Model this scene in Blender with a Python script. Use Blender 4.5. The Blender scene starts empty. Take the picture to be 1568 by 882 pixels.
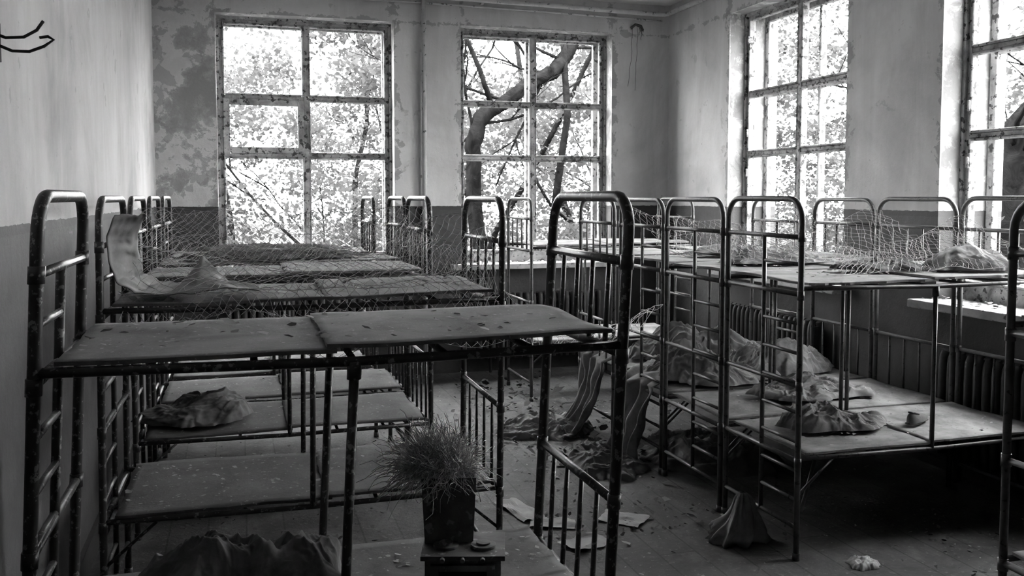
import bpy, math, random
from mathutils import Vector, Matrix, noise
random.seed(7)
sc = bpy.context.scene
COL = sc.collection
def N3(x,y,z): return noise.noise(Vector((x,y,z)))

# ------------------------------------------------------------------ materials
def new_mat(name):
    m = bpy.data.materials.new(name); m.use_nodes = True
    nt = m.node_tree; nt.nodes.clear()
    out = nt.nodes.new('ShaderNodeOutputMaterial')
    b = nt.nodes.new('ShaderNodeBsdfPrincipled')
    nt.links.new(b.outputs[0], out.inputs[0])
    return m, nt, b
def L(nt,a,b): nt.links.new(a,b)
def noise_node(nt, vec, scale, detail=6, rough=.6, dist=0):
    n = nt.nodes.new('ShaderNodeTexNoise'); n.inputs['Scale'].default_value=scale
    n.inputs['Detail'].default_value=detail; n.inputs['Roughness'].default_value=rough
    n.inputs['Distortion'].default_value=dist
    L(nt,vec,n.inputs['Vector']); return n.outputs['Fac']
def ramp(nt, fac, stops):
    r = nt.nodes.new('ShaderNodeValToRGB'); e=r.color_ramp.elements
    while len(e)<len(stops): e.new(.5)
    for i,(p,g) in enumerate(stops):
        e[i].position=p; e[i].color=(g,g,g,1)
    L(nt,fac,r.inputs[0]); return r.outputs[0]
def math_node(nt, op, a, b=None, clamp=False):
    n=nt.nodes.new('ShaderNodeMath'); n.operation=op; n.use_clamp=clamp
    for i,v in enumerate((a,b)):
        if v is None: continue
        if isinstance(v,(int,float)): n.inputs[i].default_value=v
        else: L(nt,v,n.inputs[i])
    return n.outputs[0]
def mix(nt, fac, a, b, mode='MIX'):
    n=nt.nodes.new('ShaderNodeMix'); n.data_type='RGBA'; n.blend_type=mode
    if isinstance(fac,(int,float)): n.inputs[0].default_value=fac
    else: L(nt,fac,n.inputs[0])
    for i,v in ((6,a),(7,b)):
        if isinstance(v,(int,float)): n.inputs[i].default_value=(v,v,v,1)
        else: L(nt,v,n.inputs[i])
    return n.outputs[2]
def bump(nt,b,h,strength=.3,dist=.01):
    n=nt.nodes.new('ShaderNodeBump'); n.inputs['Strength'].default_value=strength
    n.inputs['Distance'].default_value=dist
    L(nt,h,n.inputs['Height']); L(nt,n.outputs[0],b.inputs['Normal'])
def coords(nt, kind='Object'):
    t=nt.nodes.new('ShaderNodeTexCoord'); return t.outputs[kind]

def simple(name, lo, hi, scale=8, rough=.8, metal=0, bstr=.3, bdist=.004, speck=None, dist=0, fine=None, spec=.5, grime=None):
    m,nt,b=new_mat(name); v=coords(nt)
    f=noise_node(nt,v,scale,8,.65,dist)
    c=ramp(nt,f,[(.3,lo),(.7,hi)])
    if grime:   # (scale, strength) dark dirt patches
        gn=noise_node(nt,v,grime[0],9,.72,.4)
        c=mix(nt,grime[1],c,ramp(nt,gn,[(.38,.35),(.52,.8),(.62,1)]),'MULTIPLY')
    if speck:
        s=noise_node(nt,v,speck[0],3,.6)
        sf=ramp(nt,s,[(speck[1],0),(speck[1]+.04,1)])
        c=mix(nt,sf,c,speck[2])
    L(nt,c,b.inputs['Base Color'])
    b.inputs['Roughness'].default_value=rough; b.inputs['Metallic'].default_value=metal
    b.inputs['Specular IOR Level'].default_value=spec
    h=f
    if fine: h=math_node(nt,'ADD',f,math_node(nt,'MULTIPLY',noise_node(nt,v,fine,6,.7),.5))
    bump(nt,b,h,bstr,bdist)
    return m

def wall_mat(name, up=.62, dado=.075, peel_x=None, top=1.37, rev=None, edges=None):
    m,nt,b=new_mat(name)
    g=nt.nodes.new('ShaderNodeNewGeometry'); v=g.outputs['Position']
    s=nt.nodes.new('ShaderNodeSeparateXYZ'); L(nt,v,s.inputs[0])
    big=noise_node(nt,v,1.1,7,.62,.5)
    fine=noise_node(nt,v,14,8,.7)
    c=ramp(nt,big,[(.3,up*.66),(.5,up*.93),(.72,up*1.08)])
    mp=nt.nodes.new('ShaderNodeMapping'); mp.inputs['Scale'].default_value=(3,3,.55); L(nt,v,mp.inputs[0])
    streak=noise_node(nt,mp.outputs[0],1.2,7,.65,.6)
    c=mix(nt,.5,c,ramp(nt,streak,[(.38,.66),(.58,1)]),'MULTIPLY')
    sp=ramp(nt,fine,[(.66,0),(.70,1)])
    c=mix(nt,math_node(nt,'MULTIPLY',sp,.6),c,up*.4)
    mid=noise_node(nt,v,4.5,8,.65,.3)
    cr=ramp(nt,mid,[(.63,0),(.645,1)])
    c=mix(nt,math_node(nt,'MULTIPLY',cr,.4),c,up*.45)
    hsum=fine
    if peel_x is not None:
        px=noise_node(nt,v,2.6,10,.66,.15)
        px2=noise_node(nt,v,6.5,8,.6,.1)
        pc=ramp(nt,px,[(.40,.20),(.47,.30),(.50,.36),(.505,.54),(.6,.46)])
        pc=mix(nt,math_node(nt,'MULTIPLY',ramp(nt,px2,[(.54,0),(.555,1)]),.6),pc,.2)
        near=math_node(nt,'LESS_THAN',s.outputs[0],peel_x)
        c=mix(nt,math_node(nt,'MULTIPLY',near,.9),c,pc)
        hsum=math_node(nt,'ADD',fine,math_node(nt,'MULTIPLY',math_node(nt,'MULTIPLY',pc,near),4))
    if edges:
        ax,vals=edges; en=noise_node(nt,v,9,8,.7,.4)
        lim=math_node(nt,'MULTIPLY',math_node(nt,'SUBTRACT',en,.47),.5)
        for ev in vals:
            dd=math_node(nt,'ABSOLUTE',math_node(nt,'SUBTRACT',s.outputs[ax],ev))
            c=mix(nt,math_node(nt,'MULTIPLY',math_node(nt,'LESS_THAN',dd,lim),.7),c,.24)
        dd=math_node(nt,'ABSOLUTE',math_node(nt,'SUBTRACT',s.outputs[2],2.83))
        c=mix(nt,math_node(nt,'MULTIPLY',math_node(nt,'LESS_THAN',dd,math_node(nt,'MULTIPLY',lim,.4)),.6),c,.22)
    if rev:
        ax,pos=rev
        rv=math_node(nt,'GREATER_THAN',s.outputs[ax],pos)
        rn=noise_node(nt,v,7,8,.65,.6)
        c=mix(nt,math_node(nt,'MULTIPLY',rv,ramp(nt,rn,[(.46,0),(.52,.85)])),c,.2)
    jag=math_node(nt,'MULTIPLY',math_node(nt,'SUBTRACT',fine,.5),.02)
    zz=math_node(nt,'ADD',s.outputs[2],jag)
    df=math_node(nt,'LESS_THAN',zz,top)
    line=math_node(nt,'MULTIPLY',df,math_node(nt,'GREATER_THAN',zz,top-.03))
    dn=noise_node(nt,v,3.5,8,.65,.6)
    dc=ramp(nt,dn,[(.35,dado*.6),(.6,dado),(.66,dado*1.1),(.69,dado*2.4)])
    c=mix(nt,df,c,dc)
    c=mix(nt,math_node(nt,'MULTIPLY',line,.6),c,dado*.45)
    L(nt,c,b.inputs['Base Color'])
    rr=mix(nt,df,.92,.65); L(nt,rr,b.inputs['Roughness'])
    bump(nt,b,hsum,.4,.010)
    return m

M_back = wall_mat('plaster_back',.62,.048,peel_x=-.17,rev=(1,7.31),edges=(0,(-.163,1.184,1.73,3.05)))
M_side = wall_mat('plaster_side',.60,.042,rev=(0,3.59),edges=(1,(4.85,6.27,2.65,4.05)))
M_left = wall_mat('plaster_left',.55,.075)
M_ceil = simple('ceiling_plaster',.45,.64,3)
M_frame= simple('peeling_window_paint',.08,.58,7,.75,0,.8,.006,speck=(26,.56,.05),dist=.6,fine=60)
M_sill = simple('sill_paint',.3,.5,12,.7,0,.4,.004,speck=(20,.6,.10))
M_metal= simple('bed_enamel_dark',.020,.055,14,.42,.35,.35,.002,speck=(60,.585,.20))
M_metal2= simple('bed_enamel_grey',.045,.11,14,.44,.3,.3,.002,speck=(50,.61,.02))
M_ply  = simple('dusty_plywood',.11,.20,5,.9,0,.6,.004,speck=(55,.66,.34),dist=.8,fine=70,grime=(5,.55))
M_ply3 = simple('plywood_dark',.065,.125,5,.9,0,.6,.004,speck=(55,.66,.24),dist=.8,fine=70,grime=(4,.6))  # darker plywood tone, used on the left row's lower decks
M_ply2 = simple('dusty_plywood_pale',.16,.30,5,.9,0,.6,.004,speck=(60,.66,.08),dist=.8,fine=70,grime=(5,.7))
M_cloth= simple('grimy_cloth',.07,.17,5,.95,0,.4,.004,fine=50,grime=(7,.6))
M_cloth_l= simple('pale_cloth',.15,.29,5,.95,0,.4,.004,fine=50,grime=(7,.7))
M_net  = simple('net_wire',.22,.40,6,.6)
M_pipe = simple('pipe_paint',.35,.5,14,.5,0,.3,.003,speck=(25,.62,.1))
M_rad  = simple('radiator_iron',.03,.06,14,.5,.2,.4,.003)
M_paper= simple('old_paper',.25,.40,10,.9)
M_chip = simple('plaster_chips',.12,.34,3,.9)
M_leaf_l=simple('dead_leaf_litter',.03,.10,3,.9)
M_rust = simple('rusted_sheet_metal',.05,.17,12,.7,.2,.5,.004,speck=(30,.6,.25),dist=.6)
M_dark = simple('black_and_opening_shade',.01,.02,8,.9)  # plain black; also the shade painted into stove and shoe openings
M_bark = simple('tree_bark',.002,.011,6,1,0,.9,.03,dist=1,spec=0)
M_grass= simple('dry_tinsel_grass',.35,.7,6,.55)
M_earth= simple('outdoor_ground',.015,.045,2,1,spec=0)
M_strap= simple('curled_vinyl',.14,.30,6,.7,grime=(6,.6))

def leaf_mat():
    m=bpy.data.materials.new('tree_leaf'); m.use_nodes=True; nt=m.node_tree; nt.nodes.clear()
    out=nt.nodes.new('ShaderNodeOutputMaterial')
    d=nt.nodes.new('ShaderNodeBsdfDiffuse'); t=nt.nodes.new('ShaderNodeBsdfTranslucent')
    mx=nt.nodes.new('ShaderNodeMixShader'); mx.inputs[0].default_value=.5
    f=noise_node(nt,coords(nt),1.6,4)
    c=ramp(nt,f,[(.35,.020),(.65,.062)])
    L(nt,c,d.inputs[0]); L(nt,c,t.inputs[0])
    L(nt,d.outputs[0],mx.inputs[1]); L(nt,t.outputs[0],mx.inputs[2]); L(nt,mx.outputs[0],out.inputs[0])
    return m
M_leaf=leaf_mat()

def floor_mat():
    m,nt,b=new_mat('grimy_floorboards')
    g=nt.nodes.new('ShaderNodeNewGeometry'); v=g.outputs['Position']
    mp=nt.nodes.new('ShaderNodeMapping'); mp.inputs['Rotation'].default_value=(0,0,math.pi/2); L(nt,v,mp.inputs[0])
    br=nt.nodes.new('ShaderNodeTexBrick'); br.inputs['Scale'].default_value=1
    br.inputs['Brick Width'].default_value=2.2; br.inputs['Row Height'].default_value=.16
    br.inputs['Mortar Size'].default_value=.004; br.inputs['Color1'].default_value=(.9,.9,.9,1); br.inputs['Color2'].default_value=(.7,.7,.7,1)
    br.inputs['Mortar'].default_value=(.25,.25,.25,1)
    L(nt,mp.outputs[0],br.inputs['Vector'])
    n=noise_node(nt,v,3,9,.7,.5); c=ramp(nt,n,[(.3,.025),(.5,.062),(.7,.14)])
    c=mix(nt,.8,c,br.outputs[0],'MULTIPLY')
    f=noise_node(nt,v,40,6,.7); c=mix(nt,ramp(nt,f,[(.58,0),(.64,.7)]),c,.14)
    L(nt,c,b.inputs['Base Color']); b.inputs['Roughness'].default_value=.8
    bump(nt,b,math_node(nt,'ADD',f,n),.5,.01); return m
M_floor=floor_mat()

# ------------------------------------------------------------------ mesh builder
class MB:
    def __init__(s): s.v=[]; s.f=[]; s.m=[]; s.sm=[]
    def face(s,idx,mi=0,smooth=False): s.f.append(idx); s.m.append(mi); s.sm.append(smooth)
    def box(s,x0,x1,y0,y1,z0,z1,mi=0):
        if x1<x0:x0,x1=x1,x0
        if y1<y0:y0,y1=y1,y0
        b=len(s.v)
        s.v+= [(x0,y0,z0),(x1,y0,z0),(x1,y1,z0),(x0,y1,z0),(x0,y0,z1),(x1,y0,z1),(x1,y1,z1),(x0,y1,z1)]
        for q in ((3,2,1,0),(4,5,6,7),(0,1,5,4),(1,2,6,5),(2,3,7,6),(3,0,4,7)): s.face([b+i for i in q],mi)
    def tube(s,pts,r,n=10,mi=0,r1=None,rf=None):
        pts=[Vector(p) for p in pts]; k=len(pts)
        t0=(pts[1]-pts[0]).normalized()
        up=Vector((0,0,1)) if abs(t0.z)<.9 else Vector((1,0,0))
        u=t0.cross(up).normalized(); b0=len(s.v)
        for i,p in enumerate(pts):
            if i==0: t=t0
            elif i==k-1: t=(pts[i]-pts[i-1]).normalized()
            else: t=((pts[i+1]-pts[i]).normalized()+(pts[i]-pts[i-1]).normalized())
            if t.length<1e-6: t=t0
            t.normalize(); u=(u-t*u.dot(t))
            if u.length<1e-6: u=t.orthogonal()
            u.normalize(); w=t.cross(u)
            rr=r if r1 is None else r+(r1-r)*i/(k-1)
            for j in range(n):
                a=2*math.pi*j/n; q0=rr*(rf(i,j) if rf else 1); q=p+u*(math.cos(a)*q0)+w*(math.sin(a)*q0); s.v.append(tuple(q))
        for i in range(k-1):
            for j in range(n):
                a=b0+i*n+j; b=b0+i*n+(j+1)%n; s.face([a,b,b+n,a+n],mi,True)
        s.face([b0+j for j in range(n)][::-1],mi); s.face([b0+(k-1)*n+j for j in range(n)],mi)
    def grid(s,fn,nu,nv,mi=0,smooth=True):
        b=len(s.v)
        for i in range(nu+1):
            for j in range(nv+1): s.v.append(tuple(fn(i/nu,j/nv)))
        for i in range(nu):
            for j in range(nv):
                a=b+i*(nv+1)+j; s.face([a,a+nv+1,a+nv+2,a+1],mi,smooth)
    def chips(s,n,x0,x1,y0,y1,z,smin,smax,tilt=.3,mi=0,dens=None):
        for _ in range(n):
            for _t in range(6):
                x=random.uniform(x0,x1); y=random.uniform(y0,y1)
                if dens is None or random.random()<dens(x,y): break
            else: continue
            r=random.uniform(smin,smax)*(1 if random.random()<.9 else 1.5); a0=random.uniform(0,6.28); k=random.choice((3,4,5,6))
            ta=random.uniform(-tilt,tilt); tb=random.uniform(-tilt,tilt); b=len(s.v)
            for j in range(k):
                a=a0+6.28*j/k+random.uniform(-.3,.3); rr=r*random.uniform(.55,1)
                dx=math.cos(a)*rr; dy=math.sin(a)*rr
                s.v.append((x+dx,y+dy,z+.001+abs(ta)*r+abs(tb)*r+dx*ta+dy*tb))
            s.face(list(range(b,b+k)),mi)
    def obj(s,name,mats,parent=None,shear=0,ref=0):
        me=bpy.data.meshes.new(name)
        vv=s.v if not shear else [(x+shear*(z-ref),y,z) for x,y,z in s.v]
        me.from_pydata(vv,[],s.f); me.update()
        if not isinstance(mats,(list,tuple)): mats=[mats]
        for m in mats: me.materials.append(m)
        me.polygons.foreach_set('material_index',s.m); me.polygons.foreach_set('use_smooth',s.sm)
        o=bpy.data.objects.new(name,me); COL.objects.link(o)
        if parent: o.parent=parent
        return o
def empty(name,loc=(0,0,0),rot=0):
    e=bpy.data.objects.new(name,None); e.location=loc; e.rotation_euler=(0,0,rot); COL.objects.link(e); e.empty_display_size=.1; return e
def solid(o,t,off=-1):
    m=o.modifiers.new('s','SOLIDIFY'); m.thickness=t; m.offset=off
def bevel(o,w,seg=2):
    m=o.modifiers.new('b','BEVEL'); m.width=w; m.segments=seg; m.limit_method='ANGLE'

# ------------------------------------------------------------------ room shell
XL,XR,YB,YF,ZC=-.606,3.58,7.3,-2.2,3.09
OZ0,OZ1=.87,2.83
TH=.42
def wall_open(name,mat,axis,pos,a0,a1,ops,z1=ZC+.15):
    mb=MB()
    def bx(h0,h1,za,zb):
        if axis=='Y': mb.box(h0,h1,pos,pos+TH,za,zb)
        else: mb.box(pos,pos+TH,h0,h1,za,zb)
    c=a0
    for (o0,o1) in ops:
        bx(c,o0,0,z1); bx(o0,o1,0,OZ0); bx(o0,o1,OZ1,z1); c=o1
    bx(c,a1,0,z1)
    return mb.obj(name,mat)
W1=(-.163,1.184); W2=(1.73,3.05); W3=(4.85,6.27); W4=(2.65,4.05)
wall_open('wall_back',M_back,'Y',YB,XL-.3,XR+TH,[W1,W2])
wall_open('wall_right',M_side,'X',XR,YF-.3,YB,[W4,W3])
mb=MB(); mb.box(XL-.3,XL,YF-.3,YB,0,ZC+.15); mb.obj('wall_left',M_left)
mb=MB(); mb.box(XL,XR,YF-.3,YF,0,ZC+.15); mb.obj('wall_front',M_side)
mb=MB(); mb.box(XL-.3,XR+TH,YF-.3,YB+TH,-.2,0); mb.obj('floor',M_floor)
mb=MB(); mb.box(XL-.3,XR+TH,YF-.3,YB+TH,ZC,ZC+.3); mb.obj('ceiling',M_ceil)

# windows: two layers of casements in a deep reveal
def window(name,axis,pos,h0,h1,vent=None):
    e=empty(name)
    f=MB()
    def bx(a,b,w0,w1,za,zb):
        if axis=='Y': f.box(a,b,pos+w0,pos+w1,za,zb)
        else: f.box(pos+w0,pos+w1,a,b,za,zb)
    z0,z1=OZ0,OZ1; T1,T2=1.77,2.22; hm=(h0+h1)/2
    for layer,(w0,w1,fr) in enumerate(((.15,.20,.045),(.31,.35,.05))):
        bot=.07
        bx(h0,h0+fr,w0,w1,z0,z1); bx(h1-fr,h1,w0,w1,z0,z1)
        bx(h0+fr,h1-fr,w0,w1,z1-fr,z1); bx(h0+fr,h1-fr,w0,w1,z0,z0+fr+bot)
        mw=.018 if layer==0 else .014; tw=.014 if layer==0 else .012
        bx(hm-mw,hm+mw,w0-.01,w1,z0+fr+bot,z1-fr)
        for T in (T1,T2): 
            bx(h0+fr,hm-mw,w0,w1-.005,T-tw,T+tw); bx(hm+mw,h1-fr,w0,w1-.005,T-tw,T+tw)
        if layer==0:
            for (a,b) in ((h0+fr,hm-mw),(hm+mw,h1-fr)):
                for (za,zb) in ((z0+fr+bot,T1-tw),(T1+tw,T2-tw),(T2+tw,z1-fr)):
                    t=.014
                    if vent==('L' if a<hm-.3 else 'R') and abs(za-T1-tw)<.01: t=.05
                    ww=(w0-.012,w0+.03)
                    bx(a,a+t,ww[0],ww[1],za,zb); bx(b-t,b,ww[0],ww[1],za,zb)
                    bx(a+t,b-t,ww[0],ww[1],za,za+t); bx(a+t,b-t,ww[0],ww[1],zb-t,zb)
    for z in (1.05,1.6,1.9,2.6): bx(h0+fr-.012,h0+fr+.006,.128,.15,z,z+.06); bx(h1-fr-.006,h1-fr+.012,.128,.15,z,z+.06)
    bx(hm-.012,hm+.012,.122,.14,1.2,1.32)
    o=f.obj('frame',M_frame,e); bevel(o,.004,1)
    t=MB()
    def tb(a,b,w0,w1,za,zb):
        if axis=='Y': t.box(a,b,pos+w0,pos+w1,za,zb)
        else: t.box(pos+w0,pos+w1,a,b,za,zb)
    tb(h0-.0,h0+.02,.13,.15,z0,z1); tb(h1-.02,h1,.13,.15,z0,z1); tb(h0+.02,h1-.02,.13,.15,z1-.02,z1)
    t.obj('moulding',M_frame,e)
    s=MB()
    if axis=='Y': s.box(h0-.09,h1+.06,pos-.10,pos+.15,z0-.02,z0+.025)
    else: s.box(pos-.12,pos+.15,h0-.08,h1+.08,z0-.02,z0+.025)
    o=s.obj('sill',M_sill,e); bevel(o,.006,2)
    c=MB()
    if axis=='Y': c.chips(160,h0,h1,pos-.08,pos+.13,z0+.026,.006,.025,.4)
    else: c.chips(160,pos-.10,pos+.13,h0,h1,z0+.026,.006,.025,.4)
    c.obj('sill_chips',M_chip,e)
window('window_1','Y',YB,*W1,vent='L')
window('window_2','Y',YB,*W2)
window('window_3','X',XR,*W3)
window('window_4','X',XR,*W4)

# baseboards
mb=MB(); mb.box(XL+.02,XR-.02,YB-.02,YB,0,.1); mb.obj('baseboard_back',M_rad)
mb=MB(); mb.box(XR-.02,XR,YF,YB-.02,0,.1); mb.obj('baseboard_right',M_rad)
mb=MB(); mb.box(XL,XL+.02,YF,YB-.02,0,.1); mb.obj('baseboard_left',M_rad)

# heating pipes
mb=MB()
mb.tube([(1.42,YB-.035,.01),(1.42,YB-.035,ZC-.01)],.019,12)
for z in (.5,1.6,2.6): mb.box(1.395,1.445,YB-.03,YB-.002,z,z+.02)
mb.tube([(-.55,YB-.06,3.035),(1.3,YB-.06,3.035),(2.4,YB-.06,3.02),(3.44,YB-.06,3.0),(3.50,YB-.08,3.0),(3.52,YB-.14,3.0)],.02,12)
mb.tube([(-.55,YB-.03,2.985),(1.3,YB-.03,2.985),(2.5,YB-.03,2.97),(3.5,YB-.03,2.95)],.008,8)
for x in (0,.9,1.9,2.7,3.2): mb.box(x-.012,x+.012,YB-.06,YB-.002,3.0,3.03)
mb.obj('heating_pipe',M_pipe)
mb=MB()
mb.tube([(3.52,YB-.14,3.0),(3.52,5,3.0),(3.52,YF+.05,3.0)],.02,12)
for y in (0,1.5,3,4.5,6): mb.box(3.52,3.575,y-.012,y+.012,2.99,3.01)
mb.obj('heating_pipe',M_pipe)
mb=MB()
for k in range(6):
    x=3.27+random.uniform(-.04,.04); pts=[(x,YB-.01,2.9)]
    ln=random.uniform(.05,.12) if k<4 else random.uniform(.4,.55)
    for i in range(1,8): pts.append((x+random.uniform(-.006,.006)+(.012*i*(.5-k/5)),YB-.02-random.uniform(0,.02),2.9-ln*i/7))
    mb.tube(pts,.0018,5)
mb.tube([(3.22,YB-.005,2.88),(3.25,YB-.03,2.91),(3.3,YB-.03,2.9),(3.33,YB-.005,2.87)],.012,6)
mb.obj('hanging_wire',M_rad)

# radiators
def radiator(loc,n,rot):
    e=empty('radiator',loc,rot); m=MB()
    for i in range(n):
        x=i*.058
        for y in (-.035,.035):
            m.tube([(x,y,.0),(x,y,.04),(x,y*1.1,.08),(x,y*1.1,.46),(x,y,.50),(x,y*.6,.53)],.021,8)
        m.box(x-.012,x+.012,-.03,.03,.03,.50)
        m.tube([(x-.029,0,.07),(x+.029,0,.07)],.024,10); m.tube([(x-.029,0,.47),(x+.029,0,.47)],.024,10)
    for x in (.1,n*.058-.15):
        m.tube([(x,0,-loc[2]),(x,0,.05)],.012,8)
    m.obj('sections',M_rad,e); return e
radiator((3.50,2.75,.12),20,math.pi/2)
radiator((3.50,5.0,.12),20,math.pi/2)
radiator((1.85,YB-.09,.12),19,0)
radiator((-.1,YB-.09,.12),20,0)

# coat hooks
mb=MB()
mb.box(XL,XL+.012,2.60,2.70,1.80,1.90)
mb.tube([(XL+.01,2.64,1.865),(-.57,2.64,1.855),(-.53,2.65,1.86),(-.50,2.655,1.88),(-.485,2.66,1.905)],.004,8)
mb.tube([(XL+.01,2.66,1.84),(-.56,2.66,1.825),(-.52,2.66,1.825),(-.485,2.66,1.84),(-.462,2.66,1.858),(-.475,2.66,1.866),(-.495,2.66,1.862)],.004,8)
mb.obj('coat_hook',M_dark)

# ------------------------------------------------------------------ bunk beds
def arch(m,x,W,H,r,R=.085):
    pts=[(x,0,0),(x,0,.4),(x,0,.8),(x,0,H-R)]
    for i in range(1,7):
        a=math.pi/2*i/6; pts.append((x,R-R*math.cos(a),H-R+R*math.sin(a)))
    for i in range(0,6):
        a=math.pi/2*i/6; pts.append((x,W-R+R*math.sin(a),H-R+R*math.cos(a)))
    pts+=[(x,W,H-R),(x,W,.8),(x,W,.4),(x,W,0)]
    m.tube(pts,r,12)
def panel(m,xa,xb,ya,yb,z,seed,warp=.009,t=.009,mi=0):
    nu,nv=26,14
    def top(u,v,off=0):
        x=xa+(xb-xa)*u; y=ya+(yb-ya)*v
        ez=warp*(N3(x*2+seed,y*3,seed)+1.1*(abs(u-.5)*2)**4*N3(seed*3,u*2,v*2))
        ex=(.006*N3(y*12,seed,0)+.006*N3(y*40,seed,0)) if u in (0,1) else 0
        ey=(.008*N3(x*9,seed,4)+.006*N3(x*35,seed,4)) if v in (0,1) else 0
        return (x+ex,y+ey,z+ez+off)
    b=len(m.v)
    m.grid(lambda u,v:top(u,v),nu,nv,mi,True); b2=len(m.v)
    m.grid(lambda u,v:top(u,v,-t),nu,nv,mi,True)
    def id(i,j,o): return o+i*(nv+1)+j
    for i in range(nu):
        m.face([id(i,0,b),id(i,0,b2),id(i+1,0,b2),id(i+1,0,b)],mi); m.face([id(i,nv,b),id(i+1,nv,b),id(i+1,nv,b2),id(i,nv,b2)],mi)
    for j in range(nv):
        m.face([id(0,j,b),id(0,j+1,b),id(0,j+1,b2),id(0,j,b2)],mi); m.face([id(nu,j,b),id(nu,j,b2),id(nu,j+1,b2),id(nu,j+1,b)],mi)
def bunk(x0,y0,Lb,W=.57,H=1.44,ladder='L',lean=0,rot=0,r=.0120,metal=None,deck=None,seed=1,chips=60,seam=.5,brace=False,zt=1.11,zl=.43,step=.008,deck2=None):
    metal=metal or M_metal; deck=deck or M_ply
    e=empty('bunk_bed',(x0,y0,0),rot); m=MB()
    for side,x in (('L',0),('R',Lb)):
        arch(m,x,W,H,r)
        m.tube([(x,0,1.29),(x,W,1.29)],r*.8,8)
        m.tube([(x,0,zt-.045),(x,W,zt-.045)],r*.9,8); m.tube([(x,0,zl-.03),(x,W,zl-.03)],r*.9,8)
        m.tube([(x,0,.70),(x,W,.70)],r*.8,8)
        m.tube([(x,0,.13),(x,W,.13)],r*.7,8)
        if side==ladder:
            yi=W*.47
            m.tube([(x,yi,1.29),(x,yi,.13)],r*.8,8)
            z=.24
            while z<1.27:
                m.tube([(x,0,z),(x,yi,z)],r*.65,8); z+=.118
        else:
            for k in range(1,5):
                y=W*k/5
                m.tube([(x,y,1.29),(x,y,zt-.045)],r*.5,6); m.tube([(x,y,.70),(x,y,zl-.03)],r*.5,6)
        for y in (0,W):
            for zc in (1.29,zt-.05,.70,zl-.035): m.tube([(x,y,zc-.018),(x,y,zc+.018)],r*1.2,10)
            m.tube([(x,y,0),(x,y,.03)],r*1.3,10)
    for y in (0,W):
        for z in (zt-.022,zl-.02):
            m.tube([(0,y,z),(Lb*.25,y,z-.004),(Lb*.5,y,z-.008),(Lb*.75,y,z-.004),(Lb,y,z)],r*.8,8)
        m.tube([(Lb*.5,y,zt-.035),(Lb*.5,y,zl-.03)],r*.8,8)
        m.tube([(Lb*.5,y,zt-.07),(Lb*.5,y,zt-.03)],r*1.15,8)
        for x in (0,Lb):
            s=1 if x==0 else -1
            m.tube([(x,y,zl-.17),(x+s*.16,y,zl-.03)],r*.5,6)
    for k in range(1,6):
        for z in (zt-.030,zl-.028): m.tube([(Lb*k/6,0,z),(Lb*k/6,W,z)],r*.6,6)
    if brace:
        m.tube([(.02,0,.2),(.3,W*.5,zl-.04)],r*.7,6)
    m.obj('frame',metal,e,lean,1.1)
    p=MB(); sx=Lb*seam
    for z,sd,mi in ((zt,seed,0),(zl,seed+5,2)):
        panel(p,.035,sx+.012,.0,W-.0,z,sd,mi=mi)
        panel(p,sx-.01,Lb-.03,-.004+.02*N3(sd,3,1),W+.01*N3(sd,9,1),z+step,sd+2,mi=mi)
    p.chips(chips,.05,Lb-.06,.03,W-.03,zt+.012,.003,.012,.3,1)
    p.chips(chips*2,.05,Lb-.06,.03,W-.03,zl+.012,.003,.012,.3,1)
    p.chips(chips//8,.05,Lb-.06,.03,W-.03,zt+.013,.01,.02,.4,1)
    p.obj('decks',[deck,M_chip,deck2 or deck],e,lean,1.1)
    return e

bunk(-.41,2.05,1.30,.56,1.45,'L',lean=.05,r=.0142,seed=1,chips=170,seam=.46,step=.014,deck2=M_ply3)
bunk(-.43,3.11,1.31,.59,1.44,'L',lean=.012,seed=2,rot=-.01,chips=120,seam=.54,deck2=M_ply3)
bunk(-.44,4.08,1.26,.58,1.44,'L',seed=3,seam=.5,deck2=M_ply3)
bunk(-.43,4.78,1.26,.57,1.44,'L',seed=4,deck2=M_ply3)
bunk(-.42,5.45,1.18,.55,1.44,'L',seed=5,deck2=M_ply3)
bunk(2.08,1.49,1.30,.57,1.44,'L',lean=.0,metal=M_metal2,seed=6,deck=M_ply2)
bunk(2.10,3.10,1.28,.56,1.44,'L',metal=M_metal2,seed=7,brace=True,deck=M_ply2,chips=120)
bunk(2.09,3.69,1.28,.57,1.435,'L',metal=M_metal2,seed=8,deck=M_ply2,chips=120)
bunk(2.09,4.30,1.28,.55,1.43,'L',metal=M_metal2,seed=9,deck=M_ply2)
bunk(2.09,4.95,1.25,.55,1.43,'R',metal=M_metal2,seed=10,deck=M_ply2)
bunk(1.95,6.10,1.25,.58,1.43,'R',metal=M_metal2,seed=11,deck=M_ply2)

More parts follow.
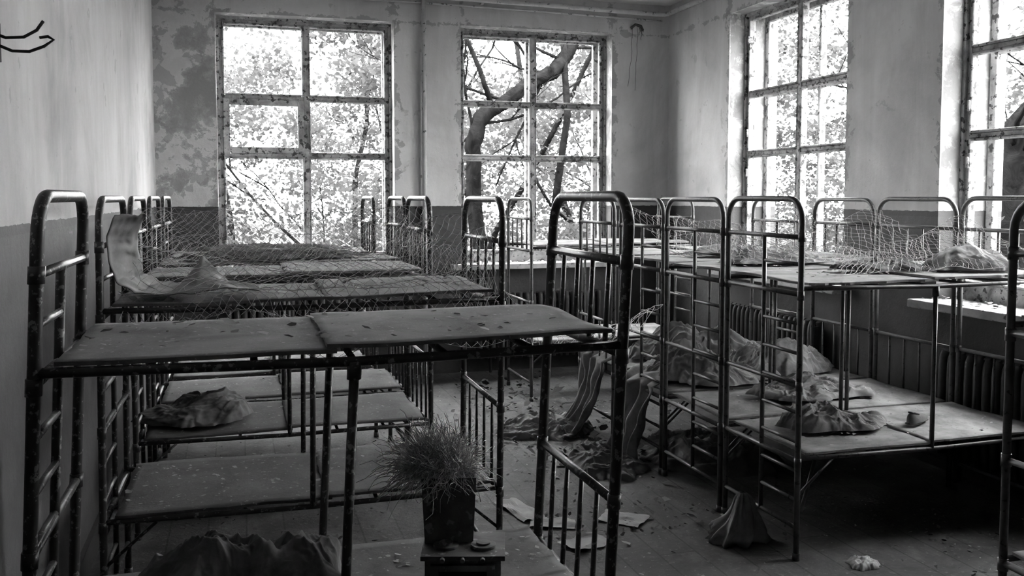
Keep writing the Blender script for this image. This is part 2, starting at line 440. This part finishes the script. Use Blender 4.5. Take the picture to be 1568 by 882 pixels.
# ------------------------------------------------------------------ cloth
def crumple(name,c,sx,sy,h,mat,seed=0,freq=5,rot=0,n=110,fold=None,aniso=1.8):
    m=MB(); ca,sa=math.cos(rot),math.sin(rot)
    fold=fold if fold is not None else min(.05,h*.35)
    def fn(u,v):
        a=u*2-1; b=v*2-1
        x=a*math.sqrt(max(0,1-b*b/2)); y=b*math.sqrt(max(0,1-a*a/2)); r=min(1,math.hypot(x,y))
        er=1+.30*N3(x*1.8+seed,y*1.8,seed*1.3)+.10*N3(x*6+seed,y*6,seed)
        px=x*sx*er; py=y*sy*er
        px+=.035*N3(px*9,py*9,seed); py+=.035*N3(px*9+5,py*9,seed+3)
        th=1.6*N3(px*2.5,py*2.5,seed+8)
        wx=px+.05*N3(px*6,py*6,seed+20); wy=py+.05*N3(px*6,py*6,seed+21)
        qx=wx*math.cos(th)+wy*math.sin(th); qy=(-wx*math.sin(th)+wy*math.cos(th))*aniso
        rg=1-min(1,abs(N3(qx*freq,qy*freq,seed+1))*2.6)
        rg2=1-min(1,abs(N3(qx*freq*2.1+7,qy*freq*2.6,seed+2))*2.6)
        rg3=1-min(1,abs(N3(wx*freq*5,wy*freq*5,seed+5))*2.4)
        env=(1-r**3)
        lump=max(0,.55+.75*N3(px*3.5,py*3.5,seed+4))
        z=env*h*lump + (env**.5)*fold*(.7*rg+.4*rg2+.14*rg3)
        z+=.007*min(1,(1-r)*10)+.002
        return (c[0]+px*ca-py*sa,c[1]+px*sa+py*ca,c[2]+z)
    m.grid(fn,n,n,0,True)
    return m.obj(name,mat)
def drape(name,p0,p1,ztop,zbot,out,mat,seed=0,folds=9,amp=.03):
    m=MB(); p0=Vector(p0);p1=Vector(p1); d=(p1-p0); nrm=Vector((-d.y,d.x,0)).normalized()
    def fn(u,v):
        u2=.5+(u-.5)*(1-.35*math.sin(v*2.6)+.2*N3(v*2,seed,0))+.08*N3(v*3,seed+5,u)
        ph=u*folds*3.1+2.5*N3(u*3,v*2,seed)
        o=math.sin(ph)*amp*(.4+v)+out*v*v*v+.04*N3(u*4,v*4,seed+2)
        z=ztop+(zbot-ztop)*min(1,v*1.12)+.01*math.sin(ph*.7)+(.10*N3(u*4,seed,1))*v
        z=max(z,.006+.012*(1+math.sin(ph)))
        q=p0+d*u2+nrm*o
        if v<.08: q=q-nrm*.10*(1-v/.08)
        return (q.x,q.y,z)
    m.grid(fn,80,50); o=m.obj(name,mat); solid(o,.004,0); return o

crumple('crumpled_blanket',(-.02,2.31,.448),.27,.23,.19,M_cloth_l,seed=2,freq=8,n=190,fold=.05,aniso=.55)
crumple('crumpled_blanket',(2.50,4.60,.448),.42,.30,.16,M_cloth_l,seed=5,freq=7,n=160,fold=.05)
crumple('crumpled_blanket',(3.0,4.62,.448),.3,.22,.17,M_cloth_l,seed=25,freq=7,n=120,fold=.05)
crumple('crumpled_blanket',(2.75,5.20,.448),.5,.25,.17,M_cloth,seed=6,freq=6,fold=.05)
crumple('bed_sheet',(2.76,3.97,.448),.29,.17,.07,M_cloth_l,seed=7,freq=8,fold=.04)
crumple('bed_sheet',(2.46,3.40,.448),.24,.13,.08,M_cloth_l,seed=8,freq=7,fold=.04)
crumple('pillow',(-.20,4.34,.448),.24,.2,.09,M_cloth,seed=9,freq=5,fold=.035)
crumple('rolled_mattress',(3.14,3.36,1.125),.21,.15,.13,M_cloth_l,seed=10,freq=6,fold=.03,aniso=.6)
crumple('rag',(2.55,4.0,1.125),.3,.16,.02,M_cloth_l,seed=11,freq=9,fold=.03)
crumple('rag',(2.7,4.55,1.125),.35,.18,.02,M_cloth_l,seed=12,freq=9,fold=.03)
crumple('rag',(2.75,3.45,1.125),.22,.12,.01,M_cloth,seed=13,freq=9,fold=.03)
crumple('rag',(.15,5.72,1.125),.45,.16,.008,M_cloth_l,seed=14,freq=10,fold=.024)
crumple('rag',(.15,5.05,1.125),.5,.2,.008,M_cloth,seed=15,freq=10,fold=.024)
crumple('fabric_heap',(1.80,5.3,0),.3,.25,.06,M_cloth_l,seed=16,freq=7,fold=.04)
crumple('fabric_heap',(1.86,4.55,0),.2,.32,.06,M_cloth,seed=17,freq=7,fold=.04)
crumple('fabric_heap',(2.5,4.5,0),.4,.4,.12,M_cloth,seed=18,freq=6,fold=.05)
# slumped fabric bag on the floor
m=MB()
def bag(u,v):
    a=u*2*math.pi; z=.20*v**1.1
    r=.095*(1-v)**.65*(1+.12*math.sin(v*7))+.014
    r*=(1.15-.5*abs(N3(math.cos(a)*1.7,math.sin(a)*1.7,v*.8+3))*2.2+.18*N3(math.cos(a)*4,math.sin(a)*4,v*4))
    return (1.99+math.cos(a)*r*1.1+.02*v,3.36+math.sin(a)*r,z+.003)
m.grid(bag,90,40); m.obj('slumped_bag',M_cloth_l)
crumple('rag',(2.32,2.98,0),.07,.05,.01,M_paper,seed=20,freq=12,n=50,fold=.02)
drape('hanging_sheet',(2.06,5.00,0),(2.06,5.42,0),.50,.02,.20,M_cloth_l,seed=3)
drape('hanging_sheet',(2.06,4.36,0),(2.06,4.78,0),.48,.02,.12,M_cloth_l,seed=4,folds=7)

# curled vinyl sheet on second bunk
m=MB()
prof=[(-.385,1.39),(-.41,1.32),(-.405,1.24),(-.385,1.18),(-.33,1.14),(-.24,1.132),(-.15,1.135),(-.05,1.15),(.06,1.135)]
def fn(u,v):
    k=u*(len(prof)-1); i=min(int(k),len(prof)-2); t=k-i
    x=prof[i][0]*(1-t)+prof[i+1][0]*t; z=prof[i][1]*(1-t)+prof[i+1][1]*t
    w=.05+.34*min(1,u*2.0)*(1-max(0,u-.6)*1.6)
    w*=1+.25*N3(u*9,3,1)+.12*N3(u*28,5,1)
    y=3.14+w*v+.02*N3(u*4,0,1)+.012*N3(u*20,9,2)*(1-v)
    z+=.10*max(0,1-abs(u-.74)/.13)*v**1.5+.025*v*N3(u*5,v*2,3)+.008*N3(u*14,v*6,5)
    return (x+.09*v*(1-u),y,max(z,1.130))
m.grid(fn,90,20); o=m.obj('curled_vinyl_sheet',M_strap); solid(o,.003,0)

# ------------------------------------------------------------------ wire netting
def net(name,fn,n,mrows,r=.0009,seed=0):
    cu=bpy.data.curves.new(name,'CURVE'); cu.dimensions='3D'; cu.bevel_depth=r; cu.bevel_resolution=0
    for sgn in (1,-1):
        for k in range(-mrows,n+mrows+1):
            pts=[]
            for j in range(mrows*2+1):
                s=(k+sgn*j/2)/n; t=j/(mrows*2)
                if -1e-6<=s<=1+1e-6: 
                    wob=.016*N3(s*20,t*8,seed)
                    p=fn(min(1,max(0,s+wob)),t); pts.append(p)
            if len(pts)>1:
                sp=cu.splines.new('POLY'); sp.points.add(len(pts)-1)
                for i,p in enumerate(pts): sp.points[i].co=(p[0],p[1],p[2],1)
    for t in (0,1):
        sp=cu.splines.new('POLY'); sp.points.add(40)
        for i in range(41):
            p=fn(i/40,t); sp.points[i].co=(p[0],p[1],p[2],1)
    cu.materials.append(M_net)
    o=bpy.data.objects.new(name,cu); COL.objects.link(o); return o
def sheet(A,B,C,D,sag=0,nz=.02,seed=0,zmin=None):
    A,B,C,D=map(Vector,(A,B,C,D))
    def fn(s,t):
        p=A.lerp(B,s).lerp(C.lerp(D,s),t)
        p=p+Vector((0,nz*N3(s*4,t*3,seed),-sag*math.sin(math.pi*s)*(1-t)*1 + nz*N3(s*5,t*4,seed+4)))
        if zmin: p.z=max(p.z,zmin)
        return (p.x,p.y,p.z)
    return fn
net('wire_netting',sheet((-.41,4.08,1.40),(.80,4.08,1.40),(-.40,3.66,1.15),(.86,3.62,1.15),.02,.03,1,1.135),34,7)
net('wire_netting',sheet((-.39,3.66,1.34),(.86,3.68,1.38),(-.38,3.13,1.14),(.84,3.14,1.14),.14,.05,2,1.135),34,10)
net('wire_netting',sheet((-.38,3.15,1.145),(.86,3.13,1.16),(-.36,2.92,.98),(.88,2.98,.96),.0,.06,3),34,6)
net('wire_netting',sheet((-.40,4.70,1.40),(.80,4.70,1.41),(-.40,4.2,1.16),(.78,4.2,1.18),.04,.04,5,1.135),34,8)
net('wire_netting',sheet((.86,3.15,1.36),(.80,4.7,1.36),(.88,3.1,1.0),(.82,4.7,1.05),.12,.05,6),24,6)
net('wire_netting',sheet((.88,3.08,1.12),(1.75,3.6,.98),(.90,3.0,.92),(1.3,3.1,.90),.12,.06,12),18,5)
net('wire_netting',sheet((2.13,4.9,1.40),(3.3,4.9,1.38),(2.13,4.32,1.14),(3.3,4.35,1.14),.10,.05,7,1.135),34,8)
net('wire_netting',sheet((2.14,4.26,1.36),(3.35,4.28,1.40),(2.16,3.72,1.14),(3.34,3.72,1.14),.16,.05,8,1.135),34,8)
net('wire_netting',sheet((2.6,3.64,1.2),(3.37,3.66,1.36),(2.3,3.12,1.14),(3.36,3.12,1.15),.06,.05,9,1.135),34,8)

# ------------------------------------------------------------------ foreground plant, pot and toy stove on lower deck
e=empty('toy_stove',(.535,2.24,.452),-.28)
m=MB()
m.box(-.095,.095,-.075,.075,0,.095,0)
m.box(-.105,.105,-.085,.085,.095,.107,0)
m.box(-.08,-.06,-.09,-.075,.015,.085,0); m.box(.06,.08,-.09,-.075,.015,.085,0); m.box(-.06,.06,-.09,-.075,.07,.085,0); m.box(-.06,.06,-.09,-.075,.015,.025,0)
m.box(-.06,.06,-.0765,-.0745,.025,.07,1)  # flat dark panel stands in for shade inside the oven opening
for x in (-.045,.05): m.tube([(x,-.02,.107),(x,-.02,.115)],.032,18); m.tube([(x,-.02,.115),(x,-.02,.12)],.018,14)
for x in (-.05,0,.05): m.tube([(x,-.085,.1),(x,-.098,.1)],.006,10)
o=m.obj('body',[M_rust,M_dark],e); bevel(o,.006,2)
e=empty('potted_grass',(.51,2.31,.562),-.2)
m=MB()
a,b_,h=.062,.070,.17
vb=len(m.v)
for z,w in ((0,a),(h,b_),(h,b_-.006),(h-.02,b_-.008)):
    m.v+= [(-w,-w,z),(w,-w,z),(w,w,z),(-w,w,z)]
m.face([vb+3,vb+2,vb+1,vb],0)
for k in range(3):
    for j in range(4):
        m.face([vb+k*4+j,vb+k*4+(j+1)%4,vb+k*4+4+(j+1)%4,vb+k*4+4+j],0)
m.face([vb+12,vb+13,vb+14,vb+15],1)
o=m.obj('pot',[M_rust,M_dark],e)
m=MB()
for k in range(1900):
    az=random.uniform(0,6.283); el=random.uniform(-.05,1.45); ln=random.uniform(.05,.125)*(1.35 if math.cos(az)<0 else 1.0)
    d=Vector((math.cos(az)*math.cos(el),math.sin(az)*math.cos(el),math.sin(el)*.75))
    p=Vector((random.uniform(-.05,.05)-.02,random.uniform(-.045,.045),h-.01)); pts=[tuple(p)]
    for j in range(6):
        p=p+d*ln/6+Vector((0,0,.010 if j<2 else -.003*j*(1-math.sin(max(el,0)))));
        p=p+Vector((random.uniform(-1,1),random.uniform(-1,1),random.uniform(-1,1)))*.013; pts.append(tuple(p))
    m.tube(pts,.0012,3,0,.0007)
m.obj('grass_blades',M_grass,e)

# child shoe on right bunk
e=empty('child_shoe',(2.86,3.33,.450),.5)
m=MB()
def shoe(u,v):
    x=(u-.5)*.17; a=v*math.pi
    w=.028*(1-.35*(abs(u-.62)*1.6)**2)*math.sqrt(max(.02,1-(2*u-1)**6))
    hh=(.022+.03*(1-u)**1.2)*math.sqrt(max(.01,1-(2*u-1)**8))
    return (x,math.cos(a)*w,.005+math.sin(a)**.6*hh)
m.grid(shoe,24,14)
m.grid(lambda u,v:((u-.5)*.175,(v-.5)*.058*math.sqrt(max(.05,1-(2*u-1)**6)),.003),20,4,1)
m.tube([(-.060,-.012,.052),(-.02,-.016,.042),(.0,0,.036),(-.02,.016,.042),(-.060,.012,.052),(-.068,0,.054),(-.060,-.012,.052)],.004,8)
m.grid(lambda u,v:(-.033+.028*math.cos(u*6.28)*v,.012*math.sin(u*6.28)*v,.0485-(math.cos(u*6.28)*v)*.007),16,3,1)  # dark disc paints the shade inside the shoe's opening
m.obj('upper',[M_cloth,M_dark],e)

# papers and debris on floor
def paper(loc,w,h,rot,seed):
    m=MB(); ca,sa=math.cos(rot),math.sin(rot)
    def fn(u,v):
        x=(u-.5)*w*(1+.1*N3(v*4,seed,0));y=(v-.5)*h*(1+.15*N3(u*4,seed,2)); z=.006+.02*max(0,N3(u*2.5+seed,v*2.5,seed))
        return (loc[0]+x*ca-y*sa,loc[1]+x*sa+y*ca,z)
    m.grid(fn,12,12,0,False); m.obj('paper_sheet',M_paper)
for i,(x,y,w,h,r) in enumerate([(1.21,3.96,.12,.3,.2),(1.62,3.72,.15,.2,.8),(1.36,3.5,.2,.14,.3),(1.3,3.75,.2,.12,-.4),(1.1,4.5,.15,.2,.5)]):
    paper((x,y),w,h,r,i*3.1)
m=MB()
m.chips(3600,XL+.05,XR-.1,1.2,YB-.1,0,.004,.015,.6,0,lambda x,y: .08+.92*(N3(x*1.5,y*1.5,2)>0.1) )
m.chips(500,1.0,3.2,2.2,6.8,0,.004,.010,.5,1)
m.chips(450,1.5,2.3,4.4,6.8,0,.01,.03,.7,0)
m.chips(40,1.0,2.4,3.0,6.0,0,.015,.03,.5,1)
m.obj('floor_debris',[M_leaf_l,M_chip])

# ------------------------------------------------------------------ outdoors
m=MB(); m.box(-45,60,-40,70,-.75,-.6); m.obj('ground',M_earth)
def outside(p):
    return p.y>8.1 or p.x>4.6
def branchy(m,p,d,r,ln,depth):
    pts=[p]; q=Vector(p); d=Vector(d).normalized()
    k=7
    for i in range(k):
        d=(d+Vector((random.uniform(-1,1),random.uniform(-1,1),random.uniform(-.6,.8)))*.22).normalized()
        q=q+d*ln/k
        if not outside(q): break
        pts.append(q.copy())
    if len(pts)<3: return
    m.tube(pts,r,6,0,r*.45)
    if depth>0:
        for i in range(random.randint(2,4)):
            s=random.randint(1,len(pts)-1); dd=(d+Vector((random.uniform(-1,1),random.uniform(-1,1),random.uniform(-.3,.9)))*.9)
            branchy(m,pts[s],dd,r*.5,ln*.55,depth-1)
def leaves(m,c,rad,n,mi=1):
    for _ in range(n):
        while True:
            o=Vector((random.uniform(-1,1),random.uniform(-1,1),random.uniform(-1,1)))
            if o.length<1: break
        p=Vector(c)+Vector((o.x*rad,o.y*rad,o.z*rad*.6)); s=random.uniform(.04,.088)
        a=Vector((random.uniform(-1,1),random.uniform(-1,1),random.uniform(-.7,.4))).normalized()
        b=a.orthogonal().normalized(); b.rotate(Matrix.Rotation(random.uniform(0,6.28),3,a)); b*=s*.42
        i=len(m.v); m.v+=[tuple(p),tuple(p+a*s*.5+b),tuple(p+a*s*1.15),tuple(p+a*s*.5-b)]
        m.face([i,i+1,i+2,i+3],mi)
def tree(base,h,r,box,ncl,z1=4.6):
    m=MB(); branchy(m,Vector(base),Vector((random.uniform(-.25,.25),random.uniform(-.2,.2),1)),r,h,3)
    for _ in range(ncl):
        c=(random.uniform(box[0],box[1]),random.uniform(box[2],box[3]),random.uniform(.0,z1))
        leaves(m,c,random.uniform(.25,.65),random.randint(60,150))
    m.obj('tree',[M_bark,M_leaf])
for i in range(7):
    x=-2.5+i*1.75+random.uniform(-.4,.4); y=random.uniform(9.8,12.5)
    tree((x,y,-.6),6,random.uniform(.035,.06),(x-1.2,x+1.2,9.8,14),78)
for i in range(6):
    y=-.5+i*1.75+random.uniform(-.4,.4); x=random.uniform(6.4,9)
    tree((x,y,-.6),6,random.uniform(.035,.06),(6.2,11,y-1.1,y+1.1),62)
for i in range(9):
    a=math.radians(-12+i*11.5); R=15
    x=R*math.sin(a); y=R*math.cos(a)+1
    tree((x,y,-.6),6,.08,(x-1.9,x+1.9,y-1.6,y+1.6),55,3.6)
# crooked trunk outside window 2
m=MB()
pts=[(2.5,9.3,-.6),(2.42,9.25,.3),(2.36,9.2,1.0),(2.31,9.2,1.6),(2.30,9.2,1.95),(2.36,9.2,2.2),(2.50,9.22,2.34),(2.72,9.22,2.48),(2.98,9.25,2.66),(3.2,9.25,2.76),(3.36,9.3,2.95),(3.5,9.3,3.2),(3.6,9.4,3.8)]
sm=[]
for i in range(len(pts)-1):
    for t in (0,.25,.5,.75):
        p=Vector(pts[i]).lerp(Vector(pts[i+1]),t); p+=Vector((N3(i+t,1,1),0,N3(i+t,3,1)))*.03; sm.append(p)
m.tube(sm,.085,14,0,.065,rf=lambda i,j:1+.25*N3(i*.35,j*.9,2)+.12*math.sin(j*2.7+i*.3))
m.tube([(3.18,9.3,-.6),(3.14,9.2,.8),(3.22,9.2,1.5),(3.34,9.2,2.3),(3.3,9.3,3.5)],.05,8,0,.035)
m.tube([(2.9,9.2,1.9),(3.0,9.2,1.6),(3.14,9.15,1.35),(3.3,9.1,1.2)],.02,6,0,.015)
m.tube([(2.5,9.2,2.4),(2.38,9.2,2.75),(2.22,9.2,3.1),(2.1,9.2,3.4)],.03,6,0,.02)
for _ in range(9):
    b=random.choice(sm[14:]); branchy(m,b,(random.uniform(-1,1),random.uniform(-.1,.5),random.uniform(-.6,1)),.018,1.3,2)
for _ in range(14): leaves(m,(random.uniform(1.8,3.9),9.6,random.uniform(.6,3.6)),.35,35)
m.obj('tree',[M_bark,M_leaf])
m=MB()
m.tube([(6.6,6.5,-.6),(6.55,6.5,.6),(6.45,6.45,1.3),(6.4,6.4,1.95),(6.7,6.3,2.3),(7.2,6.3,2.6)],.22,14,0,.10,rf=lambda i,j:1+.2*N3(i*.6,j*.9,5))
for _ in range(7): branchy(m,Vector((6.4,6.4,1.8)),(random.uniform(-1,1),random.uniform(-1,1),random.uniform(-.1,1)),.025,1.4,2)
m.obj('tree',[M_bark,M_leaf])

# ------------------------------------------------------------------ world
w=bpy.data.worlds.new('overcast_sky'); sc.world=w; w.use_nodes=True
nt=w.node_tree; nt.nodes.clear()
o=nt.nodes.new('ShaderNodeOutputWorld'); bg=nt.nodes.new('ShaderNodeBackground')
bg.inputs[0].default_value=(1,1,1,1); bg.inputs[1].default_value=50
L(nt,bg.outputs[0],o.inputs[0])

# ------------------------------------------------------------------ camera
cd=bpy.data.cameras.new('camera'); cam=bpy.data.objects.new('camera',cd); COL.objects.link(cam)
cam.location=(0,0,1.45); cam.rotation_euler=(math.radians(90-3.5),0,math.radians(-16.5))
cd.sensor_width=36; cd.lens=36*1400/1568; cd.shift_y=-.035; cd.clip_start=.02
sc.camera=cam
sc.view_settings.view_transform='Standard'
sc.view_settings.look='None'
